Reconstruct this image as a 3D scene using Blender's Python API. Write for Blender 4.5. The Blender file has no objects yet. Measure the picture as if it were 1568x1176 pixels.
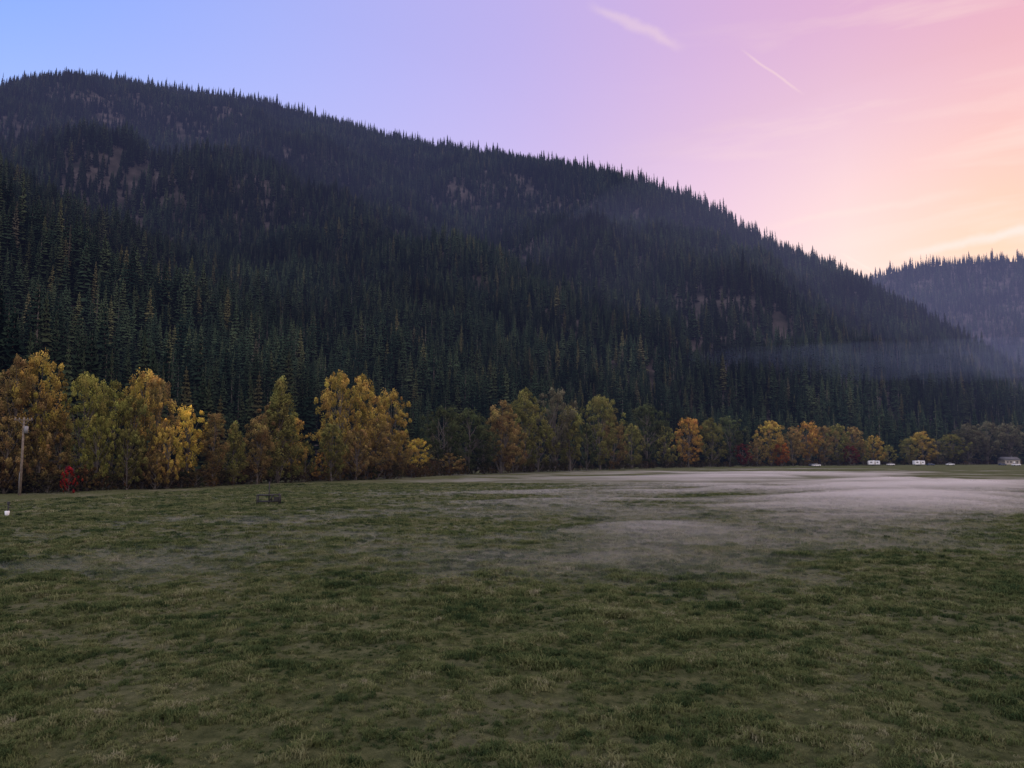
import bpy, bmesh, math, numpy as np
from mathutils import Vector
rng=np.random.default_rng(7)
scene=bpy.context.scene
try:
    scene.view_settings.view_transform='Standard'; scene.view_settings.look='None'
    scene.view_settings.exposure=0; scene.view_settings.gamma=1
except Exception as e: print(e)
F=1184.0; TH=math.radians(5.4); CH=5.0
def s2l(c):
    return tuple(((x/255)/12.92 if x/255<=0.04045 else (((x/255)+0.055)/1.055)**2.4) for x in c)
def dirpx(px,py):
    u=(px-784)/F; v=(588-py)/F
    y=math.cos(TH)-v*math.sin(TH); z=math.sin(TH)+v*math.cos(TH)
    return u,y,z
def az_el(px,py):
    x,y,z=dirpx(px,py); return math.atan2(x,y), z/math.hypot(x,y)
# ---------- numpy noise
def _hash(ix,iy,seed):
    h=(ix.astype(np.int64)*374761393+iy.astype(np.int64)*668265263+seed*1442695041)&0xffffffff
    h=((h^(h>>13))*1274126177)&0xffffffff
    h=(h^(h>>16))&0xffffffff
    return h/4294967295.0
def vnoise(x,y,seed=0):
    x=np.asarray(x,float);y=np.asarray(y,float)
    ix=np.floor(x);iy=np.floor(y);fx=x-ix;fy=y-iy
    fx=fx*fx*fx*(fx*(fx*6-15)+10);fy=fy*fy*fy*(fy*(fy*6-15)+10)
    a=_hash(ix,iy,seed);b=_hash(ix+1,iy,seed);c=_hash(ix,iy+1,seed);d=_hash(ix+1,iy+1,seed)
    return (a*(1-fx)+b*fx)*(1-fy)+(c*(1-fx)+d*fx)*fy
def fbm(x,y,o=4,seed=0):
    s=0;a=.5;t=0
    for i in range(o):
        s=s+a*vnoise(np.asarray(x)*2**i+i*17.3,np.asarray(y)*2**i-i*9.1,seed+i*31);t+=a;a*=.5
    return s/t
def sstep(a,b,x):
    t=np.clip((x-a)/(b-a),0,1);return t*t*(3-2*t)
# ---------- mesh helper
def mesh_np(name,V,faces,mats=(),fm=None,smooth=False,attrs=None):
    me=bpy.data.meshes.new(name)
    V=np.asarray(V,np.float32)
    groups=[np.asarray(f,np.int32) for f in faces if len(f)]
    nl=sum(g.size for g in groups); nf=sum(len(g) for g in groups)
    me.vertices.add(len(V)); me.vertices.foreach_set('co',V.ravel())
    me.loops.add(nl); me.polygons.add(nf)
    me.loops.foreach_set('vertex_index',np.concatenate([g.ravel() for g in groups]))
    tot=np.concatenate([np.full(len(g),g.shape[1],np.int32) for g in groups])
    st=np.concatenate([[0],np.cumsum(tot)[:-1]]).astype(np.int32)
    me.polygons.foreach_set('loop_start',st)
    try: me.polygons.foreach_set('loop_total',tot)
    except Exception: pass
    for m in mats: me.materials.append(m)
    if fm is not None: me.polygons.foreach_set('material_index',np.asarray(fm,np.int32))
    if smooth is not False:
        me.polygons.foreach_set('use_smooth',np.full(nf,True) if smooth is True else np.asarray(smooth,bool))
    if attrs:
        for k,a in attrs.items():
            at=me.attributes.new(k,'FLOAT','FACE'); at.data.foreach_set('value',np.asarray(a,np.float32))
    me.update(calc_edges=True); me.validate()
    return me
def link(name,me,loc=(0,0,0),rotz=0,sc=(1,1,1),parent=None):
    o=bpy.data.objects.new(name,me); scene.collection.objects.link(o)
    o.location=loc;o.rotation_euler=(0,0,rotz);o.scale=sc
    if parent: o.parent=parent
    return o
# ---------- materials
def newmat(name):
    m=bpy.data.materials.new(name);m.use_nodes=True
    nt=m.node_tree;nt.nodes.clear();return m,nt,nt.nodes,nt.links
def N(nodes,t,**k):
    n=nodes.new(t)
    for a,b in k.items(): setattr(n,a,b)
    return n
def ramp(nodes,stops,interp='LINEAR'):
    r=nodes.new('ShaderNodeValToRGB');cr=r.color_ramp;cr.interpolation=interp
    while len(cr.elements)>1: cr.elements.remove(cr.elements[-1])
    cr.elements[0].position=stops[0][0];cr.elements[0].color=(*stops[0][1],1)
    for p,c in stops[1:]:
        e=cr.elements.new(p);e.color=(*c,1)
    return r
def simple(name,col,rough=.6,metal=0,noise=.15,scale=8):
    m,nt,nd,lk=newmat(name)
    o=N(nd,'ShaderNodeOutputMaterial');b=N(nd,'ShaderNodeBsdfPrincipled')
    tc=N(nd,'ShaderNodeTexCoord');n=N(nd,'ShaderNodeTexNoise');n.inputs['Scale'].default_value=scale
    r=ramp(nd,[(.3,tuple(c*(1-noise) for c in col)),(.7,tuple(min(1,c*(1+noise)) for c in col))])
    lk.new(tc.outputs['Object'],n.inputs['Vector']);lk.new(n.outputs['Fac'],r.inputs[0]);lk.new(r.outputs[0],b.inputs['Base Color'])
    b.inputs['Roughness'].default_value=rough;b.inputs['Metallic'].default_value=metal
    lk.new(b.outputs[0],o.inputs[0]);return m
def leafmat(shrub=False):
    m,nt,nd,lk=newmat('shrub_leaves' if shrub else 'autumn_leaves')
    o=N(nd,'ShaderNodeOutputMaterial');oi=N(nd,'ShaderNodeObjectInfo')
    at=N(nd,'ShaderNodeAttribute',attribute_name='v')
    tc=N(nd,'ShaderNodeTexCoord');no=N(nd,'ShaderNodeTexNoise');no.inputs['Scale'].default_value=.35;no.inputs['Detail'].default_value=3
    lk.new(tc.outputs['Object'],no.inputs['Vector'])
    hs=N(nd,'ShaderNodeHueSaturation')
    mr=N(nd,'ShaderNodeMapRange');mr.inputs[1].default_value=.3;mr.inputs[2].default_value=.7;mr.inputs[3].default_value=.48;mr.inputs[4].default_value=.54
    lk.new(no.outputs['Fac'],mr.inputs[0]);lk.new(mr.outputs[0],hs.inputs['Hue'])
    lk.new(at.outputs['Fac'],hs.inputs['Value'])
    if shrub:
        rr=ramp(nd,[(0,(.05,.05,.02)),(.35,(.09,.06,.03)),(.6,(.04,.05,.02)),(.85,(.12,.07,.03)),(1,(.16,.10,.03))])
        lk.new(oi.outputs['Random'],rr.inputs[0]);lk.new(rr.outputs[0],hs.inputs['Color'])
    else: lk.new(oi.outputs['Color'],hs.inputs['Color'])
    d=N(nd,'ShaderNodeBsdfDiffuse');t=N(nd,'ShaderNodeBsdfTranslucent');mx=N(nd,'ShaderNodeMixShader');mx.inputs[0].default_value=.35
    lk.new(hs.outputs[0],d.inputs[0]);lk.new(hs.outputs[0],t.inputs[0]);lk.new(d.outputs[0],mx.inputs[1]);lk.new(t.outputs[0],mx.inputs[2])
    lk.new(mx.outputs[0],o.inputs[0]);return m
M_leaf=leafmat();M_shrub=leafmat(True)
M_bark=simple('grey_bark',(.10,.085,.07),.9,0,.35,3)
def conifermat():
    m,nt,nd,lk=newmat('conifer_needles')
    o=N(nd,'ShaderNodeOutputMaterial');oi=N(nd,'ShaderNodeObjectInfo')
    r=ramp(nd,[(0,(.005,.011,.008)),(.35,(.013,.022,.0135)),(.7,(.021,.033,.018)),(.93,(.033,.043,.021)),(.975,(.060,.057,.024)),(1,(.04,.038,.026))])
    lk.new(oi.outputs['Random'],r.inputs[0])
    no=N(nd,'ShaderNodeTexNoise');no.inputs['Scale'].default_value=.0085;no.inputs['Detail'].default_value=4;no.inputs['Roughness'].default_value=.65
    lk.new(oi.outputs['Location'],no.inputs['Vector'])
    mr=N(nd,'ShaderNodeMapRange');mr.inputs[1].default_value=.34;mr.inputs[2].default_value=.66;mr.inputs[3].default_value=.4;mr.inputs[4].default_value=2.1
    lk.new(no.outputs['Fac'],mr.inputs[0])
    hs=N(nd,'ShaderNodeHueSaturation');lk.new(r.outputs[0],hs.inputs['Color']);lk.new(mr.outputs[0],hs.inputs['Value'])
    d=N(nd,'ShaderNodeBsdfDiffuse');lk.new(hs.outputs[0],d.inputs[0]);lk.new(d.outputs[0],o.inputs[0]);return m
M_con=conifermat()
def mountmat():
    m,nt,nd,lk=newmat('forest_floor_and_rock')
    o=N(nd,'ShaderNodeOutputMaterial');g=N(nd,'ShaderNodeNewGeometry')
    n1=N(nd,'ShaderNodeTexNoise');n1.inputs['Scale'].default_value=.05;n1.inputs['Detail'].default_value=8
    lk.new(g.outputs['Position'],n1.inputs['Vector'])
    r=ramp(nd,[(.3,(.018,.018,.014)),(.5,(.046,.039,.034)),(.7,(.085,.070,.064))])
    lk.new(n1.outputs['Fac'],r.inputs[0])
    d=N(nd,'ShaderNodeBsdfDiffuse');lk.new(r.outputs[0],d.inputs[0])
    b=N(nd,'ShaderNodeBump');b.inputs['Distance'].default_value=4;b.inputs['Strength'].default_value=.8
    lk.new(n1.outputs['Fac'],b.inputs['Height']);lk.new(b.outputs[0],d.inputs['Normal'])
    lk.new(d.outputs[0],o.inputs[0]);return m
M_mt=mountmat()
def groundmat():
    m,nt,nd,lk=newmat('meadow_soil_and_grass')
    o=N(nd,'ShaderNodeOutputMaterial');g=N(nd,'ShaderNodeNewGeometry')
    def no(s,det,vec=None,sc=None):
        n=N(nd,'ShaderNodeTexNoise');n.inputs['Scale'].default_value=s;n.inputs['Detail'].default_value=det;n.inputs['Roughness'].default_value=.7
        lk.new(g.outputs['Position'],n.inputs['Vector']);return n
    a=no(2.2,10);b=no(.12,5);c=no(9,5)
    r=ramp(nd,[(.3,(.027,.034,.015)),(.5,(.070,.077,.035)),(.7,(.125,.125,.060))])
    lk.new(a.outputs['Fac'],r.inputs[0])
    r2=ramp(nd,[(.5,(0,0,0)),(.66,(1,1,1))]);lk.new(b.outputs['Fac'],r2.inputs[0])
    mx=N(nd,'ShaderNodeMixRGB');mx.inputs[2].default_value=(.18,.165,.115,1)
    ml=N(nd,'ShaderNodeMath',operation='MULTIPLY');ml.inputs[1].default_value=.4
    lk.new(r2.outputs[0],ml.inputs[0]);lk.new(ml.outputs[0],mx.inputs[0]);lk.new(r.outputs[0],mx.inputs[1])
    d=N(nd,'ShaderNodeBsdfDiffuse');lk.new(mx.outputs[0],d.inputs[0])
    ad=N(nd,'ShaderNodeMath',operation='ADD');lk.new(a.outputs['Fac'],ad.inputs[0]);lk.new(c.outputs['Fac'],ad.inputs[1])
    bp=N(nd,'ShaderNodeBump');bp.inputs['Distance'].default_value=.12;bp.inputs['Strength'].default_value=1
    lk.new(ad.outputs[0],bp.inputs['Height']);lk.new(bp.outputs[0],d.inputs['Normal'])
    lk.new(d.outputs[0],o.inputs[0]);return m
M_gr=groundmat()
def grassmat():
    m,nt,nd,lk=newmat('grass_blades')
    o=N(nd,'ShaderNodeOutputMaterial');oi=N(nd,'ShaderNodeObjectInfo')
    def no(s,d_):
        n=N(nd,'ShaderNodeTexNoise');n.inputs['Scale'].default_value=s;n.inputs['Detail'].default_value=d_;n.inputs['Roughness'].default_value=.6
        lk.new(oi.outputs['Location'],n.inputs['Vector']);return n
    n1=no(.22,4);n2=no(1.3,3)
    r=ramp(nd,[(.30,(.030,.052,.021)),(.42,(.066,.091,.034)),(.54,(.118,.136,.053)),(.65,(.175,.180,.083)),(.78,(.26,.245,.155))])
    s1=N(nd,'ShaderNodeMath',operation='ADD');lk.new(n1.outputs['Fac'],s1.inputs[0]);lk.new(n2.outputs['Fac'],s1.inputs[1])
    s2=N(nd,'ShaderNodeMath',operation='MULTIPLY_ADD');s2.inputs[1].default_value=.75;s2.inputs[2].default_value=-.37;lk.new(s1.outputs[0],s2.inputs[0])
    mm=N(nd,'ShaderNodeMath',operation='MULTIPLY_ADD');mm.inputs[1].default_value=.24;lk.new(oi.outputs['Random'],mm.inputs[0]);lk.new(s2.outputs[0],mm.inputs[2])
    lk.new(mm.outputs[0],r.inputs[0])
    d=N(nd,'ShaderNodeBsdfDiffuse');t=N(nd,'ShaderNodeBsdfTranslucent');mx=N(nd,'ShaderNodeMixShader');mx.inputs[0].default_value=.3
    lk.new(r.outputs[0],d.inputs[0]);lk.new(r.outputs[0],t.inputs[0]);lk.new(d.outputs[0],mx.inputs[1]);lk.new(t.outputs[0],mx.inputs[2])
    lk.new(mx.outputs[0],o.inputs[0]);return m
M_grass=grassmat()
# ---------- terrain
def table(pts):
    P=[az_el(px,py) for px,py in pts]
    return np.array([p[0] for p in P]),np.array([p[1] for p in P])
def dtable(pts):
    return np.array([az_el(p[0],600)[0] for p in pts]),np.array([p[1] for p in pts],float)
ridge_a,ridge_e=table([(-900,330),(-500,190),(-200,140),(0,120),(60,111),(110,107),(180,111),(250,124),(350,136),(430,152),(500,172),(560,192),(620,206),(700,217),(760,229),(820,240),(900,250),(960,262),(1010,276),(1060,294),(1110,318),(1160,348),(1210,374),(1250,391),(1290,409),(1320,424),(1400,468),(1480,512),(1568,556),(1700,610),(1850,690),(2100,715)])
rD_a,rD=dtable([(-900,2500),(0,2400),(500,2100),(900,1650),(1100,1550),(1320,1500),(1568,1300),(1800,1250)])
foot_a,foot=dtable([(-900,120),(-300,135),(0,160),(300,190),(560,235),(800,310),(1000,400),(1200,500),(1400,590),(1568,650),(1900,800)])
sp_a,sp_e=table([(-900,330),(-500,120),(-200,170),(0,240),(60,278),(150,322),(300,378),(420,420),(480,462),(560,515),(650,580),(740,650),(820,705)])
spD_a,spD=dtable([(-900,800),(0,800),(300,760),(480,680),(620,600),(820,520)])
far_a,far_e=table([(900,640),(1150,520),(1250,450),(1320,424),(1350,412),(1400,401),(1450,395),(1568,389),(1700,372),(1900,350),(2400,330)])
def Hmain(x,y):
    a=np.arctan2(x,y);d=np.hypot(x,y)
    D1=np.interp(a,rD_a,rD);D0=np.interp(a,foot_a,foot)
    zr=CH+D1*np.interp(a,ridge_a,ridge_e)-20
    t=(d-D0)/(D1-D0);tc=np.clip(t,0,1)
    z=zr*tc**1.25
    n=(fbm(x/330,y/330,4,3)-.5)*210+(fbm(x/90,y/90,3,5)-.5)*50
    z=z+n*np.clip(4*tc*(1-tc),0,1)*np.clip(zr/300,0.1,1)
    z=np.where(t>1,zr-(d-D1)*.45,z)
    z=np.where(t<0,-3.0,z-2*(1-np.clip(tc*20,0,1)))
    return z
def Hspur(x,y):
    a=np.arctan2(x,y);d=np.hypot(x,y)
    D0=np.interp(a,foot_a,foot)-5
    D1=np.maximum(np.interp(a,spD_a,spD),D0+80)
    zr=CH+D1*np.interp(a,sp_a,sp_e)-24
    t=(d-D0)/(D1-D0);tc=np.clip(t,0,1)
    z=np.where(zr>0,zr*tc**1.15,-3)
    z=z+(fbm(x/110,y/110,4,9)-.5)*45*np.clip(4*tc*(1-tc),0,1)*np.clip(zr/120,0,1)
    z=np.where(t>1,zr-(d-D1)*.5,z)
    z=np.where(t<0,-3,z)
    return np.where(zr>0,z,-3.)
def Hfar(x,y):
    a=np.arctan2(x,y);d=np.hypot(x,y)
    D1=2500+0*a;D0=1350
    zr=CH+D1*np.interp(a,far_a,far_e)-18
    t=(d-D0)/(D1-D0);tc=np.clip(t,0,1)
    z=zr*tc**1.2+(fbm(x/300,y/300,4,13)-.5)*120*np.clip(4*tc*(1-tc),0,1)
    z=np.where(t>1,zr-(d-D1)*.4,z)
    return np.where(t<0,-3,z)
def smax(a,b,k=12):
    h=np.clip(.5+.5*(a-b)/k,0,1);return b*(1-h)+a*h
def H(x,y): return np.maximum(smax(Hmain(x,y),Hspur(x,y)),Hfar(x,y))
A0,A1=-0.95,0.95
def build_terrain():
    na,nr=520,300
    A=np.linspace(A0,A1,na);R=np.concatenate([np.linspace(110,900,150,endpoint=False),np.linspace(900,3300,150)])
    aa,rr=np.meshgrid(A,R)
    x=rr*np.sin(aa);y=rr*np.cos(aa);z=H(x,y)
    V=np.stack([x.ravel(),y.ravel(),z.ravel()],1)
    i=np.arange(nr-1)[:,None]*na+np.arange(na-1)[None,:]
    i=i.ravel();Fq=np.stack([i,i+1,i+na+1,i+na],1)[:,::-1]
    zz=z.ravel();keep=(zz[Fq].max(1)>-2.5)
    link('mountain_terrain',mesh_np('mountain_terrain',V,[Fq[keep]],[M_mt],smooth=True))
build_terrain()
def Gh(x,y):
    d=np.hypot(x,y)
    f=1-sstep(60,200,d)
    return (fbm(x/9,y/9,3,21)-.5)*.3*(1-sstep(200,500,d))+ (fbm(x/1.1,y/.9,3,25)-.5)*.24*f
def build_ground():
    R=np.concatenate([[0.5],np.geomspace(4,9,6),np.linspace(9.2,70,330),np.geomspace(71,6000,120)])
    A=np.concatenate([np.linspace(-math.pi,-.85,25,endpoint=False),np.linspace(-.85,.85,560),np.linspace(.85,math.pi,26)[1:]])
    aa,rr=np.meshgrid(A,R);x=rr*np.sin(aa);y=rr*np.cos(aa);z=Gh(x,y)
    na=len(A);nr=len(R)
    V=np.stack([x.ravel(),y.ravel(),z.ravel()],1)
    i=(np.arange(nr-1)[:,None]*na+np.arange(na-1)[None,:]).ravel()
    Fq=np.stack([i,i+1,i+na+1,i+na],1)[:,::-1]
    link('meadow_ground',mesh_np('meadow_ground',V,[Fq],[M_gr],smooth=True))
build_ground()
# ---------- GN scatter
def scatter(name,P,S,Rz,I,coll):
    me=bpy.data.meshes.new(name);me.vertices.add(len(P));me.vertices.foreach_set('co',np.asarray(P,np.float32).ravel())
    a=me.attributes.new('sc','FLOAT_VECTOR','POINT');a.data.foreach_set('vector',np.asarray(S,np.float32).ravel())
    r=np.zeros((len(P),3),np.float32);r[:,2]=Rz
    a=me.attributes.new('ro','FLOAT_VECTOR','POINT');a.data.foreach_set('vector',r.ravel())
    a=me.attributes.new('ii','INT','POINT');a.data.foreach_set('value',np.asarray(I,np.int32))
    o=link(name,me)
    ng=bpy.data.node_groups.new(name+'_instancer','GeometryNodeTree')
    ng.interface.new_socket('Geometry',in_out='INPUT',socket_type='NodeSocketGeometry')
    ng.interface.new_socket('Geometry',in_out='OUTPUT',socket_type='NodeSocketGeometry')
    n=ng.nodes;l=ng.links
    gi=n.new('NodeGroupInput');go=n.new('NodeGroupOutput');ip=n.new('GeometryNodeInstanceOnPoints')
    ci=n.new('GeometryNodeCollectionInfo');ci.inputs['Collection'].default_value=coll
    ci.inputs['Separate Children'].default_value=True;ci.inputs['Reset Children'].default_value=True
    def na(nm,t):
        q=n.new('GeometryNodeInputNamedAttribute');q.data_type=t;q.inputs['Name'].default_value=nm
        return [s for s in q.outputs if s.enabled and s.name=='Attribute'][0]
    l.new(gi.outputs[0],ip.inputs['Points']);l.new(ci.outputs[0],ip.inputs['Instance'])
    ip.inputs['Pick Instance'].default_value=True
    l.new(na('ii','INT'),ip.inputs['Instance Index']);l.new(na('ro','FLOAT_VECTOR'),ip.inputs['Rotation']);l.new(na('sc','FLOAT_VECTOR'),ip.inputs['Scale'])
    l.new(ip.outputs[0],go.inputs[0])
    m=o.modifiers.new('instancer','NODES');m.node_group=ng
    return o
def tube(P,Rr,k=6):
    P=np.asarray(P,float);n=len(P);V=[];Fc=[]
    for i in range(n):
        t=P[min(i+1,n-1)]-P[max(i-1,0)];t/=np.linalg.norm(t)+1e-9
        u=np.cross(t,[0.3,1,0.1]);u/=np.linalg.norm(u);w=np.cross(t,u)
        for j in range(k):
            a=2*math.pi*j/k;V.append(P[i]+Rr[i]*(math.cos(a)*u+math.sin(a)*w))
    for i in range(n-1):
        for j in range(k): Fc.append([i*k+j,i*k+(j+1)%k,(i+1)*k+(j+1)%k,(i+1)*k+j])
    return np.array(V),np.array(Fc)
def conifer(name,whorls,nb,rbase,sparse=0.,seed=0):
    r=np.random.default_rng(seed)
    V=[];Q=[];T=[];mi=[]
    tv,tf=tube([[0,0,-.03],[.003,0,.5],[0,0,1]],[.012,.008,.001],5)
    V.append(tv);Q.append(tf);n=len(tv);nq=len(tf)
    z0=.06+.1*r.random()
    tv=[];
    for w in range(whorls):
        f=w/(whorls-1);h=z0+(0.985-z0)*f**.92
        rad=rbase*((1-f)**.85)*(.75+.5*r.random())+.006
        off=r.random()*6.28
        for b in range(nb):
            if r.random()<sparse: continue
            a=off+2*math.pi*b/nb+r.normal()*.25
            L=rad*(.6+.6*r.random());dr=L*(.25+.35*r.random())
            c,s=math.cos(a),math.sin(a)
            wd=L*.36+.006
            base=np.array([0,0,h+.012]);tip=np.array([c*L,s*L,h-dr+.01])
            mid=np.array([c*L*.55,s*L*.55,h-dr*.25])
            sd=np.array([-s,c,0])*wd
            tv+= [base,mid+sd-[0,0,.012+.02*r.random()],tip,mid-sd-[0,0,.012+.02*r.random()],mid+[0,0,.008]]
            k=n+len(tv)-5
            T+=[[k,k+1,k+4],[k+1,k+2,k+4],[k+2,k+3,k+4],[k+3,k,k+4]]
    V=np.concatenate(V+[np.array(tv)])
    fm=[1]*nq+[0]*len(T)
    me=mesh_np(name,V,[Q[0],np.array(T)],[M_con,M_bark],fm)
    return bpy.data.objects.new(name,me)
cc=bpy.data.collections.new('conifer_kinds')
for i,(w,nb,rb,sp) in enumerate([(22,9,.13,.05),(24,8,.105,.12),(20,9,.15,.1),(26,7,.085,.2),(20,6,.075,.45)]):
    cc.objects.link(conifer('conifer_%d'%i,w,nb,rb,sp,seed=i+3))
def forest():
    def gen(n,d0,d1):
        a=rng.uniform(-.82,.78,n);d=np.sqrt(rng.uniform(d0**2,d1**2,n));return a,d
    out=[]
    for (d0,d1,dens) in [(110,500,1/22.),(500,1000,1/30.),(1000,1700,1/38.),(1700,2700,1/60.)]:
        n=int(.5*1.6*(d1**2-d0**2)*dens)
        out.append(gen(n,d0,d1))
    a=np.concatenate([o[0] for o in out]);d=np.concatenate([o[1] for o in out])
    x=d*np.sin(a);y=d*np.cos(a);z=H(x,y)
    ft=np.interp(a,foot_a,foot)
    ok=(d>ft-8)
    z=np.maximum(z,-.2)
    D1=np.interp(a,rD_a,rD);m=Hmain(x,y);fr=Hfar(x,y);isfar=fr>=m
    ok&=np.where(isfar,(d<2500+60)&(d>1500),d<D1+45)
    cl=fbm(x/120,y/120,4,41)
    clear=np.zeros(len(x))
    e=(z-CH)/d
    def epatch(px,py,wx,wy,amt,dmin=900):
        nonlocal clear
        aa,ee=az_el(px,py)
        u=(a-aa)/(wx/F);v=(e-ee-u*4/F)/(wy/F)
        clear=np.where(d>dmin,np.maximum(clear,amt*np.exp(-(u*u+v*v))),clear)
    for q in [(150,155,28,16,.75),(285,215,38,26,.8),(190,270,60,22,.75),(160,290,30,14,.6),(450,400,50,18,.75),(595,448,35,9,.9,600),(1090,468,72,8,1.6,600),(895,487,16,10,1.,500),(430,290,40,20,.5),(330,190,20,12,.5),(700,330,30,14,.5),(990,410,20,10,.7)]:
        epatch(*q)
    p=rng.random(len(x))
    ok&=p>clear*1.15*(0.5+cl*.9)
    ok&=p>np.where(cl>.64,.5,0)
    nearridge=(~isfar)&(d>D1-25)
    ok&=~(nearridge&(p<.5))
    x,y,z,d,a,isfar=[q[ok] for q in (x,y,z,d,a,isfar)]
    n=len(x)
    h=rng.normal(24,5.5,n).clip(9,38)*(1+.25*(fbm(x/60,y/60,2,77)-.5))
    h=np.where(d<350,h*.85,h)
    ii=rng.choice(5,n,p=[.3,.28,.2,.14,.08])
    D1=np.interp(a,rD_a,rD)
    edge=(d>D1-60)
    ii=np.where(edge&(rng.random(n)<.6),rng.choice([1,3,4,4],n),ii)
    h=np.where(edge,h*rng.uniform(.5,1.25,n),h)
    w=h*rng.uniform(.9,1.25,n)
    print('conifers',n)
    scatter('conifer_forest',np.stack([x,y,z-.3],1),np.stack([w,w,h],1),rng.random(n)*6.28,ii,cc)
forest()
# ---------- deciduous trees
def leaf_quads(C,S,r,stretch=1.):
    n=len(C)
    u=r.normal(size=(n,3));u/=np.linalg.norm(u,axis=1)[:,None]
    w=r.normal(size=(n,3));w-=u*(u*w).sum(1)[:,None];w/=np.linalg.norm(w,axis=1)[:,None]
    u*=S[:,None]*.5;w*=S[:,None]*.5*r.uniform(.55,1,n)[:,None]
    V=np.stack([C-u,C-w*.9+u*.1,C+u,C+w],1).reshape(-1,3)
    Fq=np.arange(n*4).reshape(n,4);return V,Fq
def tree_mesh(name,kind,seed,h=20.,nclump=110,per=95,ls=.32,mat=None,ex=.75):
    r=np.random.default_rng(seed)
    env={'broad':lambda t:.25*np.sin(np.pi*np.clip(t,0,1)**ex)**.6*(1 if t<1 else 0)+.03,
         'column':lambda t:.16*(np.clip(4*t*(1-t),0,1))**.45+.02,
         'point':lambda t:.20*(1-t)**.7*np.clip(t*8,0,1)**.5+.012,
         'round':lambda t:.34*np.sqrt(np.clip(4*t*(1-t),0,1))+.02,
         'bush':lambda t:.55*np.sqrt(np.clip(1-t*t,0,1))+.03}[kind]
    z0={'broad':.10,'column':.07,'point':.05,'round':.12,'bush':.0}[kind]
    V=[];Q=[];fm=[];sh=[];vv=[];off=0
    def add(v,f,m,s,val):
        nonlocal off
        V.append(v);Q.append(f+off);off+=len(v);fm.extend([m]*len(f));sh.extend([s]*len(f));vv.extend(list(val))
    ph=r.random(2)*6
    nst=1 if kind in('point',) else (1+int(r.random()<.6)+int(r.random()<.3))
    stems=[]
    for s in range(nst):
        a=r.random()*6.28;sp=(0 if s==0 else .09)*h
        pts=[[math.cos(a)*sp*t+.012*h*math.sin(3*t+ph[0]),math.sin(a)*sp*t+.012*h*math.sin(4*t+ph[1]),-.3+t*h*(.93 if s==0 else .78)] for t in np.linspace(0,1,9)]
        rr=[h*.017*(1-.93*t)*(1 if s==0 else .7) for t in np.linspace(0,1,9)]
        v,f=tube(pts,rr,8);add(v,f,0,True,[1]*len(f));stems.append(np.array(pts))
    C=[];
    nl=26
    for i in range(nl):
        t0=r.uniform(.05,.8);st=stems[r.integers(nst)];b=st[int(t0*8)]
        tt=min(.97,t0+r.uniform(.12,.25));a=r.random()*6.28;rad=env((tt-z0)/(1-z0))*h*r.uniform(.6,1.1)
        tip=np.array([math.cos(a)*rad,math.sin(a)*rad,tt*h])
        mid=b*.5+tip*.5+np.array([0,0,-.02*h])
        v,f=tube([b,mid,tip],[h*.006,h*.004,h*.0012],5);add(v,f,0,True,[1]*len(f))
        C.append(tip);C.append(mid*.4+tip*.6)
    for i in range(nclump):
        t=r.random()**.9;a=r.random()*6.28
        lob=1+.28*math.sin(2*a+ph[0]+4*t)+.2*math.sin(3*a+ph[1]-7*t)
        rad=env(t)*h*lob*math.sqrt(r.uniform(.12,1.1))
        C.append([math.cos(a)*rad,math.sin(a)*rad,(z0+t*(1-z0)*.97)*h])
    C=np.array(C)
    for c in C:
        cs=h*r.uniform(.018,.056)
        m=int(per*r.uniform(.4,1.3))
        q=r.normal(size=(m,3));q/=np.linalg.norm(q,axis=1)[:,None];q*=(r.random(m)**.45)[:,None]*cs*np.array([1.05,1.05,1.1])
        q[:,2]-=(q[:,0]**2+q[:,1]**2)/(cs*4)
        P=c+q;P=P[P[:,2]>.05]
        v,f=leaf_quads(P,r.uniform(.6,1.3,len(P))*ls,r)
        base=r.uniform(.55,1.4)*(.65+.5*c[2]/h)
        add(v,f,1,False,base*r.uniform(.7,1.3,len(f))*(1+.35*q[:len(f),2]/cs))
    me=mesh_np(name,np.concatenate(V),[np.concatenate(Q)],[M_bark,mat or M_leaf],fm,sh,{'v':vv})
    return me
TM={'broad':[tree_mesh('broad_tree_mesh','broad',11+i,20,ex=[.8,1.5,1.1,.9,1.8,1.3][i]) for i in range(6)],
    'column':[tree_mesh('column_tree_mesh','column',31+i,20,100) for i in range(3)],
    'point':[tree_mesh('point_tree_mesh','point',51+i,20,120) for i in range(2)],
    'round':[tree_mesh('round_tree_mesh','round',71+i,12,70,90,.28) for i in range(3)],
    'bush':[tree_mesh('bush_mesh','bush',91+i,4,26,70,.22) for i in range(2)],
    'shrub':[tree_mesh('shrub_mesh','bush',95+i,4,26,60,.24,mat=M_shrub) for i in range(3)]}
HH={'broad':20,'column':20,'point':20,'round':12,'bush':4}
WW={'broad':.52,'column':.35,'point':.38,'round':.70,'bush':1.2}
base_px=[-300,0,200,300,400,560,700,850,950,1000,1100,1200,1400,1568,1900]
base_py=[768,757,750,747,741,735,727.5,722,719,717,715.2,714,712,711,710]
def base_d(px): return 1184*CH/(np.interp(px,base_px,base_py)-700)
def place(px,d):
    a,_=az_el(px,700);return d*math.sin(a),d*math.cos(a)
COL={'gold':(.38,.26,.068),'yellow':(.60,.42,.09),'olive':(.19,.175,.055),'ygreen':(.29,.265,.07),'brown':(.25,.17,.068),'orange':(.42,.235,.062),
     'green':(.078,.092,.038),'red':(.34,.02,.03),'dred':(.15,.03,.03),'ored':(.44,.12,.03),'grey':(.14,.13,.08)}
cnt=[0]
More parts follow.
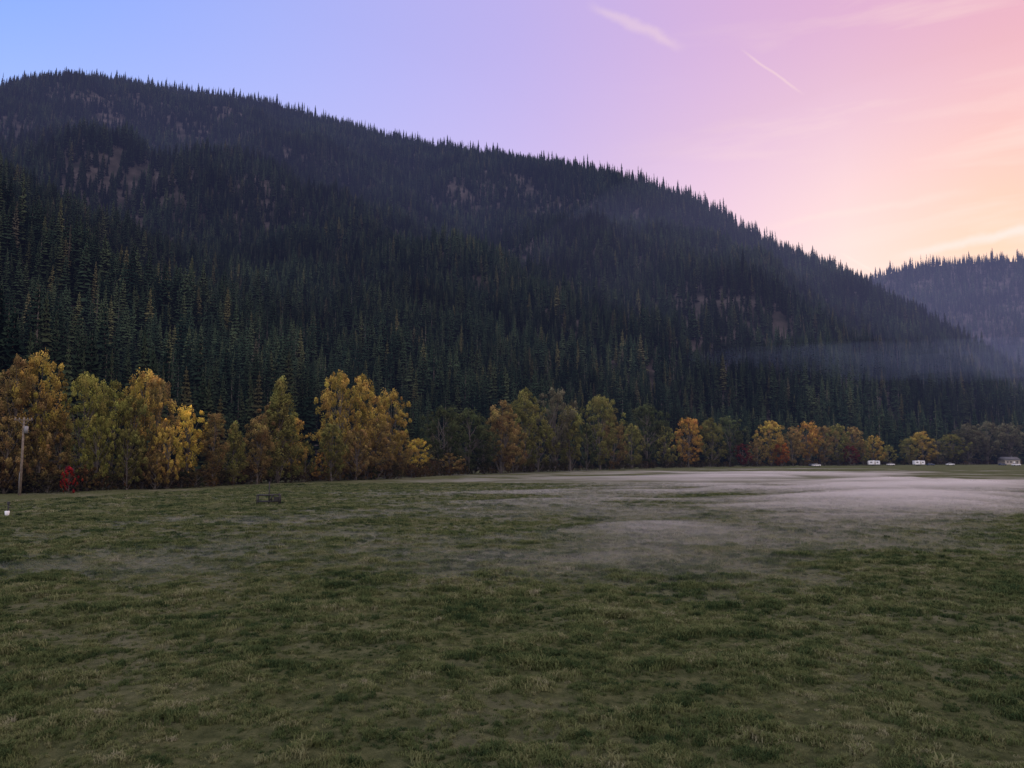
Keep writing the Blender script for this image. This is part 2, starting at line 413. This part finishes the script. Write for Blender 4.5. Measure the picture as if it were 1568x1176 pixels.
def tree(name,px,top,w,kind,col,dd=0):
    d=(base_d(px)+dd)*(1.0/math.cos(az_el(px,700)[0]))
    _,e=az_el(px,top);x,y=place(px,d)
    hz=(CH+e*d)*1.03; sc=hz/HH[kind]
    wid=w/F*(d*math.cos(az_el(px,700)[0]));sx=wid/(WW[kind]*HH[kind])
    ms=TM[kind];m=ms[cnt[0]%len(ms)];cnt[0]+=1
    o=link(name,m,(x,y,float(Gh(x,y))-.05),rng.random()*6.28,(sx,sx,sc))
    c=np.array(COL[col])*rng.uniform(.8,1.15);o.color=(*c,1)
L=[(-150,560,90,'broad','gold'),(-90,590,80,'broad','olive'),(-40,570,80,'broad','brown'),
(20,550,80,'broad','brown'),(58,545,70,'broad','gold'),(10,640,60,'round','brown'),(62,645,50,'round','brown'),(92,638,38,'column','brown'),
(126,575,60,'broad','ygreen'),(172,588,62,'broad','ygreen'),(150,640,46,'round','ygreen'),(218,570,66,'broad','gold'),(236,578,50,'broad','brown'),(200,610,50,'broad','olive'),(195,660,50,'round','olive'),(240,690,40,'round','brown'),
(287,626,52,'broad','yellow'),(258,655,42,'round','gold'),(326,634,36,'column','brown'),(358,648,38,'point','olive'),(395,636,40,'column','brown'),
(427,582,60,'point','olive'),(415,620,46,'column','brown'),(447,640,46,'broad','gold'),(468,676,34,'round','olive'),(492,694,32,'round','orange'),
(518,572,56,'broad','gold'),(550,578,58,'broad','gold'),(597,600,50,'broad','gold'),(575,640,50,'column','brown'),(508,650,40,'column','olive'),(545,660,50,'round','brown'),(640,673,38,'broad','yellow'),(612,660,30,'column','brown'),
(680,625,58,'broad','green'),(718,628,56,'broad','green'),(688,694,46,'round','brown'),(740,660,50,'broad','green'),(768,614,44,'column','brown'),(803,598,54,'broad','olive'),(848,599,56,'broad','grey'),(872,622,40,'column','olive'),(785,650,50,'round','brown'),(825,650,56,'round','olive'),
(918,608,54,'broad','olive'),(940,640,40,'broad','brown'),(898,650,36,'round','green'),(990,622,54,'broad','green'),(968,650,36,'broad','olive'),(1020,655,40,'round','olive'),(1055,641,44,'broad','orange'),(1090,642,42,'broad','olive'),(1118,640,50,'broad','green'),
(1137,680,30,'round','dred'),(1160,672,30,'round','brown'),(1180,646,44,'broad','gold'),(1196,676,22,'column','ored'),(1213,655,32,'broad','brown'),(1237,648,38,'broad','orange'),(1262,654,34,'broad','brown'),(1284,650,34,'broad','olive'),(1306,655,36,'broad','brown'),(1302,683,26,'round','dred'),(1338,668,36,'round','gold'),(1322,675,26,'round','olive'),
(1392,672,28,'broad','olive'),(1413,661,38,'broad','gold'),(1458,666,36,'broad','olive'),(1436,676,28,'round','grey'),(1482,650,44,'broad','grey'),(1512,648,46,'broad','grey'),(1545,650,46,'broad','grey'),(1360,682,28,'round','olive'),(1590,645,50,'broad','grey'),(1630,650,50,'broad','olive'),(1690,648,60,'broad','brown')]
for q in L:
    px,top,w,k,c=q
    nm={'broad':'cottonwood_tree','column':'aspen_tree','point':'larch_tree','round':'small_maple_tree'}[k]
    near=c in('dred','ored')
    tree(nm,px,top,w,k,c,-2 if near else rng.uniform(0,5)+(4 if k=='broad' else 0))
tree('red_maple_bush',108,714,28,'bush','red',-1)
def shrubs():
    bc=bpy.data.collections.new('shrub_kinds')
    for i in range(3):
        bc.objects.link(bpy.data.objects.new('shrub_%d'%i,TM['shrub'][i]))
    n=700;px=rng.uniform(-300,1850,n);x=[];y=[]
    for p in px:
        d=(base_d(p)+rng.uniform(1,16))/math.cos(az_el(p,700)[0]);q=place(p,d);x.append(q[0]);y.append(q[1])
    x=np.array(x);y=np.array(y);d=np.hypot(x,y)
    s=rng.uniform(.4,1.05,n)
    scatter('riverside_shrubs',np.stack([x,y,x*0-.1],1),np.stack([s,s,s*rng.uniform(.7,1.2,n)],1),rng.random(n)*6.28,rng.integers(0,3,n),bc)
shrubs()
# ---------- grass
def tuft(name,seed,nb=46,R=.2,H0=.13,wd=.015):
    r=np.random.default_rng(seed);V=[];T=[];Q=[]
    for i in range(nb):
        a=r.random()*6.28;q=R*math.sqrt(r.random());b=np.array([q*math.cos(a),q*math.sin(a),-.02])
        h=H0*r.uniform(.45,1.25);da=r.random()*6.28;ln=h*r.uniform(.3,1.1)
        dv=np.array([math.cos(da),math.sin(da),0]);sd=np.array([-dv[1],dv[0],0])*wd*r.uniform(.6,1.3)
        m=b+dv*ln*.35+np.array([0,0,h*.65]);t=b+dv*ln+np.array([0,0,h*(1-.3*r.random())])
        k=len(V);V+=[b-sd*.6,b+sd*.6,m+sd*.5,m-sd*.5,t]
        Q.append([k,k+1,k+2,k+3]);T.append([k+3,k+2,k+4])
    return bpy.data.objects.new(name,mesh_np(name,np.array(V),[np.array(Q),np.array(T)],[M_grass]))
gc=bpy.data.collections.new('grass_kinds')
for i in range(4): gc.objects.link(tuft('grass_tuft_%d'%i,i,[40,32,46,30][i],[.15,.12,.10,.16][i],[.095,.08,.12,.085][i]))
def grass():
    xs=[];ys=[];ss=[]
    for d0,d1,dens,s in [(8,24,64,.85),(24,45,36,1.05),(45,80,12,1.5),(80,150,3.0,2.1)]:
        n=int(.5*1.5*(d1**2-d0**2)*dens)
        a=rng.uniform(-.75,.75,n);d=np.sqrt(rng.uniform(d0**2,d1**2,n))
        x=d*np.sin(a);y=d*np.cos(a)
        c=fbm(x/1.1,y/.9,3,25);g=fbm(x/6,y/4,3,63);c2=fbm(x/.38,y/.38,2,67)
        ok=(d<base_d(784+F*np.tan(a))-1)&(rng.random(n)<.38+.9*sstep(.35,.6,.5*c+.5*c2))
        x,y,c,g,c2=x[ok],y[ok],c[ok],g[ok],c2[ok]
        sc=s*(.5+.5*sstep(.35,.62,c)+.7*sstep(.5,.85,c2)+.5*sstep(.62,.78,c))*(.7+.6*g)
        xs.append(x);ys.append(y);ss.append(sc)
    x=np.concatenate(xs);y=np.concatenate(ys);s=np.concatenate(ss);n=len(x);print('tufts',n)
    sh=np.clip(s,0,1.8)*rng.uniform(.75,1.25,n)
    scatter('meadow_grass',np.stack([x,y,Gh(x,y)],1),np.stack([s,s,sh],1),rng.random(n)*6.28,rng.integers(0,4,n),gc)
grass()
# ---------- volumes
def volmat(name,col,dens,an):
    m,nt,nd,lk=newmat(name);o=N(nd,'ShaderNodeOutputMaterial');v=N(nd,'ShaderNodeVolumeScatter')
    v.inputs['Color'].default_value=(*col,1);v.inputs['Density'].default_value=dens;v.inputs['Anisotropy'].default_value=an
    lk.new(v.outputs[0],o.inputs['Volume'])
    return m
def slab(name,X,Y,top,bot,mat):
    nx,ny=len(X),len(Y);xx,yy=np.meshgrid(X,Y)
    tz=top(xx,yy);bz=bot(xx,yy)
    V=np.concatenate([np.stack([xx.ravel(),yy.ravel(),tz.ravel()],1),np.stack([xx.ravel(),yy.ravel(),bz.ravel()],1)])
    i=(np.arange(ny-1)[:,None]*nx+np.arange(nx-1)[None,:]).ravel();n=nx*ny
    Ft=np.stack([i,i+1,i+nx+1,i+nx],1);Fb=Ft[:,::-1]+n
    e=[(k,k+1) for k in range(nx-1)]+[(k*nx+nx-1,(k+1)*nx+nx-1) for k in range(ny-1)]+[((ny-1)*nx+k+1,(ny-1)*nx+k) for k in range(nx-1)]+[((k+1)*nx,k*nx) for k in range(ny-1)]
    S=np.array([[b,a,a+n,b+n] for a,b in e])
    return link(name,mesh_np(name,V,[Ft,Fb,S],[mat],smooth=False))
def mist_T(x,y):
    def seg(ax,ay,bx,by,s0,s1):
        dx,dy=bx-ax,by-ay;t=np.clip(((x-ax)*dx+(y-ay)*dy)/(dx*dx+dy*dy),0,1)
        q=np.hypot(x-ax-t*dx,y-ay-t*dy);s=s0*(1-t)+s1*t;return np.exp(-(q/s)**2),t
    wx=x+20*(fbm(x/60,y/60,2,101)-.5)*2;wy=y+18*(fbm(x/60,y/60,2,103)-.5)*2
    n=fbm(wx/60,wy/34,3,111);n2=fbm((wx+.9*wy)/26,(wy-.35*wx)/13,4,115)
    n3=fbm((wx+1.2*wy)/70,(wy-.5*wx)/20,4,117)
    m=.15+.85*sstep(.32,.66,n);m2=.2+.8*sstep(.3,.7,n2);m3=.08+.92*sstep(.33,.62,n3)
    g1=np.exp(-((x-70-(y-200)*.38)/56)**2-((y-205)/100)**2)
    g2=np.exp(-((x-22-(y-115)*.3)/34)**2-((y-112)/42)**2)
    b1,t1=seg(88,150,7,38,20,9)
    b2,t2=seg(55,105,-8,56,20,11)
    g3=np.exp(-((x+18)/34)**2-((y-46)/20)**2)
    T=.72*g1*m3*(.45+.55*m)+.36*g2*m2+1.05*b1*(.25+.75*m2)*(1-.35*t1)+.50*b2*m*m2+.16*g3*m2
    T+=.07*sstep(20,45,y)*(1-sstep(250,420,y))*m*m2
    return T
def mtop(x,y):
    edge=sstep(-150,-90,x)*(1-sstep(370,410,x))*sstep(16,34,y)*(1-sstep(440,500,y))
    T=mist_T(x,y)*edge
    return T*T/(T+.06)*1.1-.03-.3*(1-edge)
slab('ground_mist',np.arange(-150,412,2.0),np.concatenate([np.arange(16,120,1.),np.arange(120,505,2.5)]),mtop,lambda x,y:x*0-.7,volmat('mist_vapour',(1,.97,.98),.054,.4))
def glow_hazemat(nm,c,s):  # emission-only volume: the haze glows by itself instead of scattering light
    m,nt,nd,lk=newmat(nm);o=N(nd,'ShaderNodeOutputMaterial');v=N(nd,'ShaderNodeEmission')
    v.inputs['Color'].default_value=(*c,1);v.inputs['Strength'].default_value=s
    lk.new(v.outputs[0],o.inputs['Volume']);return m
slab('valley_haze_glow',np.array([-3500.,3500.]),np.array([-300.,3600.]),lambda x,y:x*0+1800,lambda x,y:x*0-30,glow_hazemat('glowing_haze_air',(.40,.46,1.0),.000027))  # air haze put in as a faint blue glow over the whole valley
def blob(nm,px,D,rx,ry,rz,z,mat,flat=False,rot=0):
    ax,_=az_el(px,600);X,Y=D*math.sin(ax),D*math.cos(ax)
    bm=bmesh.new();bmesh.ops.create_icosphere(bm,subdivisions=5,radius=1)
    for v in bm.verts:
        c=v.co.copy();x=c.x*rx;y=c.y*ry
        if flat:
            k=rz*(.3+1.3*float(fbm(x/90+3,y/60+5,3,131)))
            v.co=Vector((x,y,c.z*abs(c.z)**.9*k-x*.03+4*math.sin(x/60)))
        else: v.co=Vector((x,y,c.z*rz))
    me=bpy.data.meshes.new(nm);bm.to_mesh(me);bm.free();me.materials.append(mat)
    for p in me.polygons: p.use_smooth=True
    link(nm,me,(X,Y,z),rot)
blob('valley_smoke_layer',1430,700,200,115,15,80,volmat('thin_smoke',(.5,.64,1),.0005,.2),True)
blob('side_haze_glow',1650,1500,1050,850,560,0,glow_hazemat('glowing_side_haze',(.58,.55,1.0),.000050))  # glowing blob standing in for hazier air on the right
blob('ravine_haze_glow',230,1170,800,270,520,130,glow_hazemat('glowing_ravine_haze',(.46,.46,1.0),.000035),False,.15)  # glow added behind the spur to set it off from the main slope
# ---------- small objects
M_wood=simple('weathered_pole_wood',(.16,.13,.10),.9,0,.3,4);M_met=simple('galvanised_steel',(.22,.22,.22),.5,.6,.2,9)
M_white=simple('white_paint',(.75,.75,.75),.4,0,.05);M_dark=simple('black_rubber_and_glass',(.03,.03,.035),.3,0,.1)
M_roof=simple('grey_roofing',(.12,.12,.13),.8);M_rust=simple('rusty_pipe',(.016,.014,.014),.7,.1,.3,12);M_bluep=simple('dark_blue_paint',(.03,.05,.10),.3);M_tan=simple('beige_siding',(.4,.36,.3),.8)
def empty(name,loc,rz=0):
    e=bpy.data.objects.new(name,None);scene.collection.objects.link(e);e.location=loc;e.rotation_euler=(0,0,rz);e.empty_display_size=.3;return e
def part_tube(name,P,R,mat,par,k=10):
    P=[np.array(p,float) for p in P]
    v,f=tube(P,R,k);n=len(v)
    v=np.concatenate([v,[P[0],P[-1]]]);m=len(P)
    T=[[n,(j+1)%k,j] for j in range(k)]+[[n+1,(m-1)*k+j,(m-1)*k+(j+1)%k] for j in range(k)]
    return link(name,mesh_np(name,v,[f,np.array(T)],[mat],smooth=True),parent=par)
def part_box(name,c,s,mat,par,bev=.03,taper=1.0,rz=0):
    bm=bmesh.new();bmesh.ops.create_cube(bm,size=1)
    for v in bm.verts:
        k=taper if v.co.z>0 else 1
        v.co=Vector((v.co.x*s[0]*k,v.co.y*s[1]*(1-(1-k)*.4),v.co.z*s[2]))
    if bev: bmesh.ops.bevel(bm,geom=bm.edges[:],offset=bev,segments=2,affect='EDGES')
    me=bpy.data.meshes.new(name);bm.to_mesh(me);bm.free();me.materials.append(mat)
    return link(name,me,c,rz,parent=par)
def gpos(px,py):
    x,y,z=dirpx(px,py);t=-CH/z;return x*t,y*t
x,y=gpos(30,759)
e=empty('utility_pole',(x,y,0),.15)
ph=10.2
part_tube('pole_shaft',[(0,0,-.5),(0.02,0,5),(0,0,ph)],[.17,.145,.11],M_wood,e,12)
part_box('crossarm',(0,-.16,ph-.35),(2.3,.12,.12),M_wood,e,.01)
for i,q in enumerate((-1,-.5,.5,1)): part_tube('insulator_%d'%i,[(q,-.16,ph-.3),(q,-.16,ph-.2),(q,-.16,ph-.08)],[.03,.07,.035],M_met,e,8)
part_tube('transformer',[(.32,0,ph-2.1),(.32,0,ph-2.05),(.32,0,ph-1.2),(.32,0,ph-1.15)],[.2,.25,.25,.18],M_met,e,14)
part_box('transformer_bracket',(.13,0,ph-1.6),(.16,.1,.5),M_met,e,.01)
part_tube('brace_left',[(-.7,-.1,ph-.4),(0,-.12,ph-1)],[.025,.025],M_met,e,6);part_tube('brace_right',[(.7,-.1,ph-.4),(0,-.12,ph-1)],[.025,.025],M_met,e,6)
part_tube('conduit',[(-.15,-.05,0),(-.14,-.05,3)],[.04,.04],M_met,e,6)
x,y=gpos(411,773)
e=empty('pipe_frame_stand',(x,y,float(Gh(x,y))+.12),.12)
r=.065
for nm,P in [('upright_post',[(.05,0,-.3),(.05,0,2.2)]),('corner_post_1',[(-1.1,-.4,-.3),(-1.1,-.4,.8)]),('corner_post_2',[(1.15,-.4,-.3),(1.15,-.4,1.05)]),('corner_post_3',[(-1.1,.4,-.3),(-1.1,.4,.8)]),('corner_post_4',[(1.15,.4,-.3),(1.15,.4,.8)]),
  ('top_rail_1',[(-1.1,-.4,.8),(.4,-.4,.8)]),('top_rail_2',[(-1.1,.4,.8),(1.15,.4,.8)]),('low_rail_1',[(-1.1,-.4,.15),(1.15,-.4,.15)]),('low_rail_2',[(-1.1,.4,.15),(1.15,.4,.15)]),('end_rail_1',[(-1.1,-.4,.8),(-1.1,.4,.8)]),('end_rail_2',[(1.15,-.4,.8),(1.15,.4,.8)]),('diagonal_brace',[(.05,0,.1),(.6,-.4,.9)]),('mid_rail',[(.4,-.4,.8),(.4,-.4,.12)]),('cross_bar',[(.05,-.4,.8),(.05,.4,.8)])]:
    part_tube(nm,P,[r]*2,M_rust,e,8)
part_box('control_box',(.85,-.42,.4),(.5,.25,.45),M_rust,e,.02)
x,y=gpos(12,790)
e=empty('irrigation_riser',(x,y,0))
part_tube('riser_pipe',[(0,0,-.2),(0,0,.95)],[.05,.05],M_rust,e);part_box('valve_cap',(0,0,1.08),(.2,.2,.26),M_dark,e,.03)
part_tube('white_bucket',[(.05,-.2,0),(.05,-.2,.02),(.05,-.2,.42),(.05,-.2,.43)],[.14,.15,.19,.17],M_white,e,14)
part_tube('side_outlet',[(0,0,.7),(.25,0,.7)],[.035,.04],M_rust,e)
def wheels(e,xs,w,r=.36):
    for i,q in enumerate(xs):
        for s in(-1,1): part_tube('wheel_%d%s'%(i,'l' if s<0 else 'r'),[(q,s*(w/2-.2),r),(q,s*(w/2+.02),r)],[r,r],M_dark,e,14)
def car(px,py,mat,rz,name='parked_car'):
    x,y=gpos(px,py);e=empty(name,(x,y,0),rz)
    part_box('body',(0,0,.72),(4.5,1.8,.62),mat,e,.12);part_box('cabin',(-.2,0,1.28),(2.5,1.6,.5),M_dark,e,.08,.72);part_box('roof',(-.2,0,1.53),(1.7,1.35,.06),mat,e,.02);wheels(e,(-1.4,1.4),1.8)
def trailer(px,py,rz):
    x,y=gpos(px,py);e=empty('travel_trailer',(x,y,0),rz)
    part_box('shell',(0,0,1.75),(6.5,2.4,2.3),M_white,e,.18);part_box('window_1',(-1.6,-1.21,2.0),(1.2,.04,.6),M_dark,e,.01);part_box('window_2',(1.8,-1.21,2.0),(.9,.04,.6),M_dark,e,.01)
    part_box('door',(.5,-1.21,1.6),(.7,.03,1.8),M_tan,e,.01);part_box('hitch',(3.8,0,.55),(1.3,.2,.12),M_met,e,.02);part_box('roof_vent',(0,0,2.98),(.8,.6,.18),M_white,e,.03);wheels(e,(-.5,.4),2.3)
trailer(1407,713,.1);trailer(1338,713,-.2)
car(1364,713,M_white,.2);car(1455,712.8,M_white,-.1);car(1250,714.5,M_white,.3);car(1245,714,M_bluep,0);car(1535,713,M_bluep,.2);car(1425,713,M_bluep,.1);car(1556,713.5,M_white,0)
def house(px,py,rz):
    x,y=gpos(px,py);e=empty('farm_house',(x,y,0),rz)
    part_box('walls',(0,0,1.5),(11,7,3.2),M_tan,e,0)
    V=np.array([[-6,-4.1,3.0],[6,-4.1,3.0],[6,4.1,3.0],[-6,4.1,3.0],[-6,0,5.2],[6,0,5.2]]);
    link('roof',mesh_np('roof',V,[np.array([[0,1,5,4],[2,3,4,5],[3,2,1,0]]),np.array([[0,4,3],[1,2,5]])],[M_roof]),parent=e)
    for i,q in enumerate((-3.6,-1.2,3.4)): part_box('window_%d'%i,(q,-3.52,1.7),(1.3,.06,1.1),M_dark,e,.01)
    part_box('door',(1.2,-3.52,1.1),(1,.06,2.1),M_white,e,.01);part_box('chimney',(2.5,.8,5.1),(.7,.7,1.6),M_roof,e,.02)
house(1545,711.2,.1);house(1478,710.9,-.15)
# ---------- world
w=bpy.data.worlds.new('World');scene.world=w;w.use_nodes=True;nt=w.node_tree;nd=nt.nodes;lk=nt.links;nd.clear()
out=N(nd,'ShaderNodeOutputWorld');bg=N(nd,'ShaderNodeBackground');bg.inputs[1].default_value=1
tc=N(nd,'ShaderNodeTexCoord');sp=N(nd,'ShaderNodeSeparateXYZ');lk.new(tc.outputs['Generated'],sp.inputs[0])
at=N(nd,'ShaderNodeMath',operation='ARCTAN2');lk.new(sp.outputs[0],at.inputs[0]);lk.new(sp.outputs[1],at.inputs[1])
az=N(nd,'ShaderNodeMapRange');az.inputs[1].default_value=-math.pi;az.inputs[2].default_value=math.pi;lk.new(at.outputs[0],az.inputs[0])
def A(deg): return (deg+180)/360
back_fill=(1.15,1.05,1.2);bk_fill=(.95,.95,1.15)  # rear sky, out of view, brightened to light the scene
top=ramp(nd,[(0,back_fill),(A(-110),bk_fill),(A(-60),s2l((125,160,240))),(A(-35),s2l((128,166,246))),(A(-18),s2l((160,172,238))),(A(0),s2l((184,170,226))),(A(18),s2l((212,170,206))),(A(35),s2l((230,168,186))),(A(60),s2l((235,170,190))),(A(110),(1.0,.88,.95)),(1,back_fill)])
low=ramp(nd,[(0,back_fill),(A(-110),bk_fill),(A(-60),s2l((150,180,245))),(A(-35),s2l((182,202,246))),(A(-10),s2l((202,195,236))),(A(3),s2l((217,193,225))),(A(15),s2l((242,206,210))),(A(24),s2l((254,220,198))),(A(33),s2l((254,208,158))),(A(50),s2l((250,190,145))),(A(110),(1.1,.9,.9)),(1,back_fill)])
zen_fill=ramp(nd,[(0,(1.4,1.3,1.5)),(.5,(1.25,1.15,1.38)),(1,(1.4,1.3,1.5))])  # zenith above the frame, boosted as added fill light
for r_ in (top,low,zen_fill): lk.new(az.outputs[0],r_.inputs[0])
el=N(nd,'ShaderNodeMapRange',interpolation_type='SMOOTHSTEP');el.inputs[1].default_value=math.sin(math.radians(11));el.inputs[2].default_value=math.sin(math.radians(32));lk.new(sp.outputs[2],el.inputs[0])
m1=N(nd,'ShaderNodeMixRGB');lk.new(el.outputs[0],m1.inputs[0]);lk.new(low.outputs[0],m1.inputs[1]);lk.new(top.outputs[0],m1.inputs[2])
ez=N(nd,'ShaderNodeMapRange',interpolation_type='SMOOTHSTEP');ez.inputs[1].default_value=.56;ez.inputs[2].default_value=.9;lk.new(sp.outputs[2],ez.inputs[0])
m2=N(nd,'ShaderNodeMixRGB');lk.new(ez.outputs[0],m2.inputs[0]);lk.new(m1.outputs[0],m2.inputs[1]);lk.new(zen_fill.outputs[0],m2.inputs[2])
mp=N(nd,'ShaderNodeMapping');mp.inputs['Rotation'].default_value=(0,math.radians(24),0);mp.inputs['Scale'].default_value=(2.2,2.2,16)
lk.new(tc.outputs['Generated'],mp.inputs[0])
cn=N(nd,'ShaderNodeTexNoise');cn.inputs['Scale'].default_value=1.6;cn.inputs['Detail'].default_value=7;cn.inputs['Distortion'].default_value=.5;lk.new(mp.outputs[0],cn.inputs['Vector'])
cr=ramp(nd,[(.5,(0,0,0)),(.72,(1,1,1))]);lk.new(cn.outputs['Fac'],cr.inputs[0])
cm=N(nd,'ShaderNodeMapRange',interpolation_type='SMOOTHSTEP');cm.inputs[1].default_value=math.radians(5);cm.inputs[2].default_value=math.radians(30);cm.inputs[4].default_value=.5;lk.new(at.outputs[0],cm.inputs[0])
mu=N(nd,'ShaderNodeMath',operation='MULTIPLY');lk.new(cr.outputs[0],mu.inputs[0]);lk.new(cm.outputs[0],mu.inputs[1])
# thin contrail / cirrus wisps along great circles
fac=mu.outputs[0]
fn=N(nd,'ShaderNodeTexNoise');fn.inputs['Scale'].default_value=28;fn.inputs['Detail'].default_value=4;lk.new(tc.outputs['Generated'],fn.inputs['Vector'])
for (p,q,wid,amt) in [((1140,80),(1225,140),.0022,.35),((910,10),(1040,70),.009,.28),((1380,392),(1600,345),.008,.75),((1290,388),(1335,415),.0025,.5),((1180,345),(1480,295),.007,.25)]:
    a_=Vector(dirpx(*p)).normalized();b_=Vector(dirpx(*q)).normalized();n_=a_.cross(b_).normalized();c_=(a_+b_).normalized();ha=a_.angle(b_)/2
    d1=N(nd,'ShaderNodeVectorMath',operation='DOT_PRODUCT');d1.inputs[1].default_value=n_;lk.new(tc.outputs['Generated'],d1.inputs[0])
    # fuzzy edge
    fz=N(nd,'ShaderNodeMath',operation='MULTIPLY_ADD');fz.inputs[1].default_value=wid*2;fz.inputs[2].default_value=-wid;lk.new(fn.outputs['Fac'],fz.inputs[0])
    sm=N(nd,'ShaderNodeMath',operation='ADD');lk.new(d1.outputs['Value'],sm.inputs[0]);lk.new(fz.outputs[0],sm.inputs[1])
    ab=N(nd,'ShaderNodeMath',operation='ABSOLUTE');lk.new(sm.outputs[0],ab.inputs[0])
    r1=N(nd,'ShaderNodeMapRange',interpolation_type='SMOOTHSTEP');r1.inputs[1].default_value=0;r1.inputs[2].default_value=wid;r1.inputs[3].default_value=amt;r1.inputs[4].default_value=0;lk.new(ab.outputs[0],r1.inputs[0])
    d2=N(nd,'ShaderNodeVectorMath',operation='DOT_PRODUCT');d2.inputs[1].default_value=c_;lk.new(tc.outputs['Generated'],d2.inputs[0])
    r2=N(nd,'ShaderNodeMapRange',interpolation_type='SMOOTHSTEP');r2.inputs[1].default_value=math.cos(ha*1.25);r2.inputs[2].default_value=math.cos(ha*.4);lk.new(d2.outputs['Value'],r2.inputs[0])
    pr=N(nd,'ShaderNodeMath',operation='MULTIPLY');lk.new(r1.outputs[0],pr.inputs[0]);lk.new(r2.outputs[0],pr.inputs[1])
    mxm=N(nd,'ShaderNodeMath',operation='ADD',use_clamp=True);lk.new(fac,mxm.inputs[0]);lk.new(pr.outputs[0],mxm.inputs[1]);fac=mxm.outputs[0]
m3=N(nd,'ShaderNodeMixRGB');lk.new(fac,m3.inputs[0]);lk.new(m2.outputs[0],m3.inputs[1]);m3.inputs[2].default_value=(*s2l((255,226,204)),1)
sky=N(nd,'ShaderNodeTexSky');sky.sky_type='NISHITA';sky.sun_disc=False;sky.sun_elevation=math.radians(2);sky.sun_rotation=math.radians(32)
b2=N(nd,'ShaderNodeBackground');b2.inputs[1].default_value=.006;lk.new(sky.outputs[0],b2.inputs[0])
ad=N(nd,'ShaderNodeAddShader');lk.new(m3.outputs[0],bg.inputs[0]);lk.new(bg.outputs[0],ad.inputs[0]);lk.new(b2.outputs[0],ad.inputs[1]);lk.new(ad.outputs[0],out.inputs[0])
sl=bpy.data.lights.new('sun','SUN');sl.energy=.75;sl.angle=math.radians(20);sl.color=(1,.80,.72)
so=bpy.data.objects.new('sun',sl);scene.collection.objects.link(so)
sa=math.radians(32);se=math.radians(19)
sd=Vector((math.sin(sa)*math.cos(se),math.cos(sa)*math.cos(se),math.sin(se)));so.rotation_euler=sd.to_track_quat('Z','Y').to_euler();so.location=(0,0,60)
# ---------- camera
cd=bpy.data.cameras.new('camera');cd.sensor_fit='HORIZONTAL';cd.sensor_width=36;cd.lens=36*F/1568;cd.clip_end=20000;cd.clip_start=.1
co=bpy.data.objects.new('camera',cd);scene.collection.objects.link(co);co.location=(0,0,CH);co.rotation_euler=(math.pi/2+TH,0,0);scene.camera=co
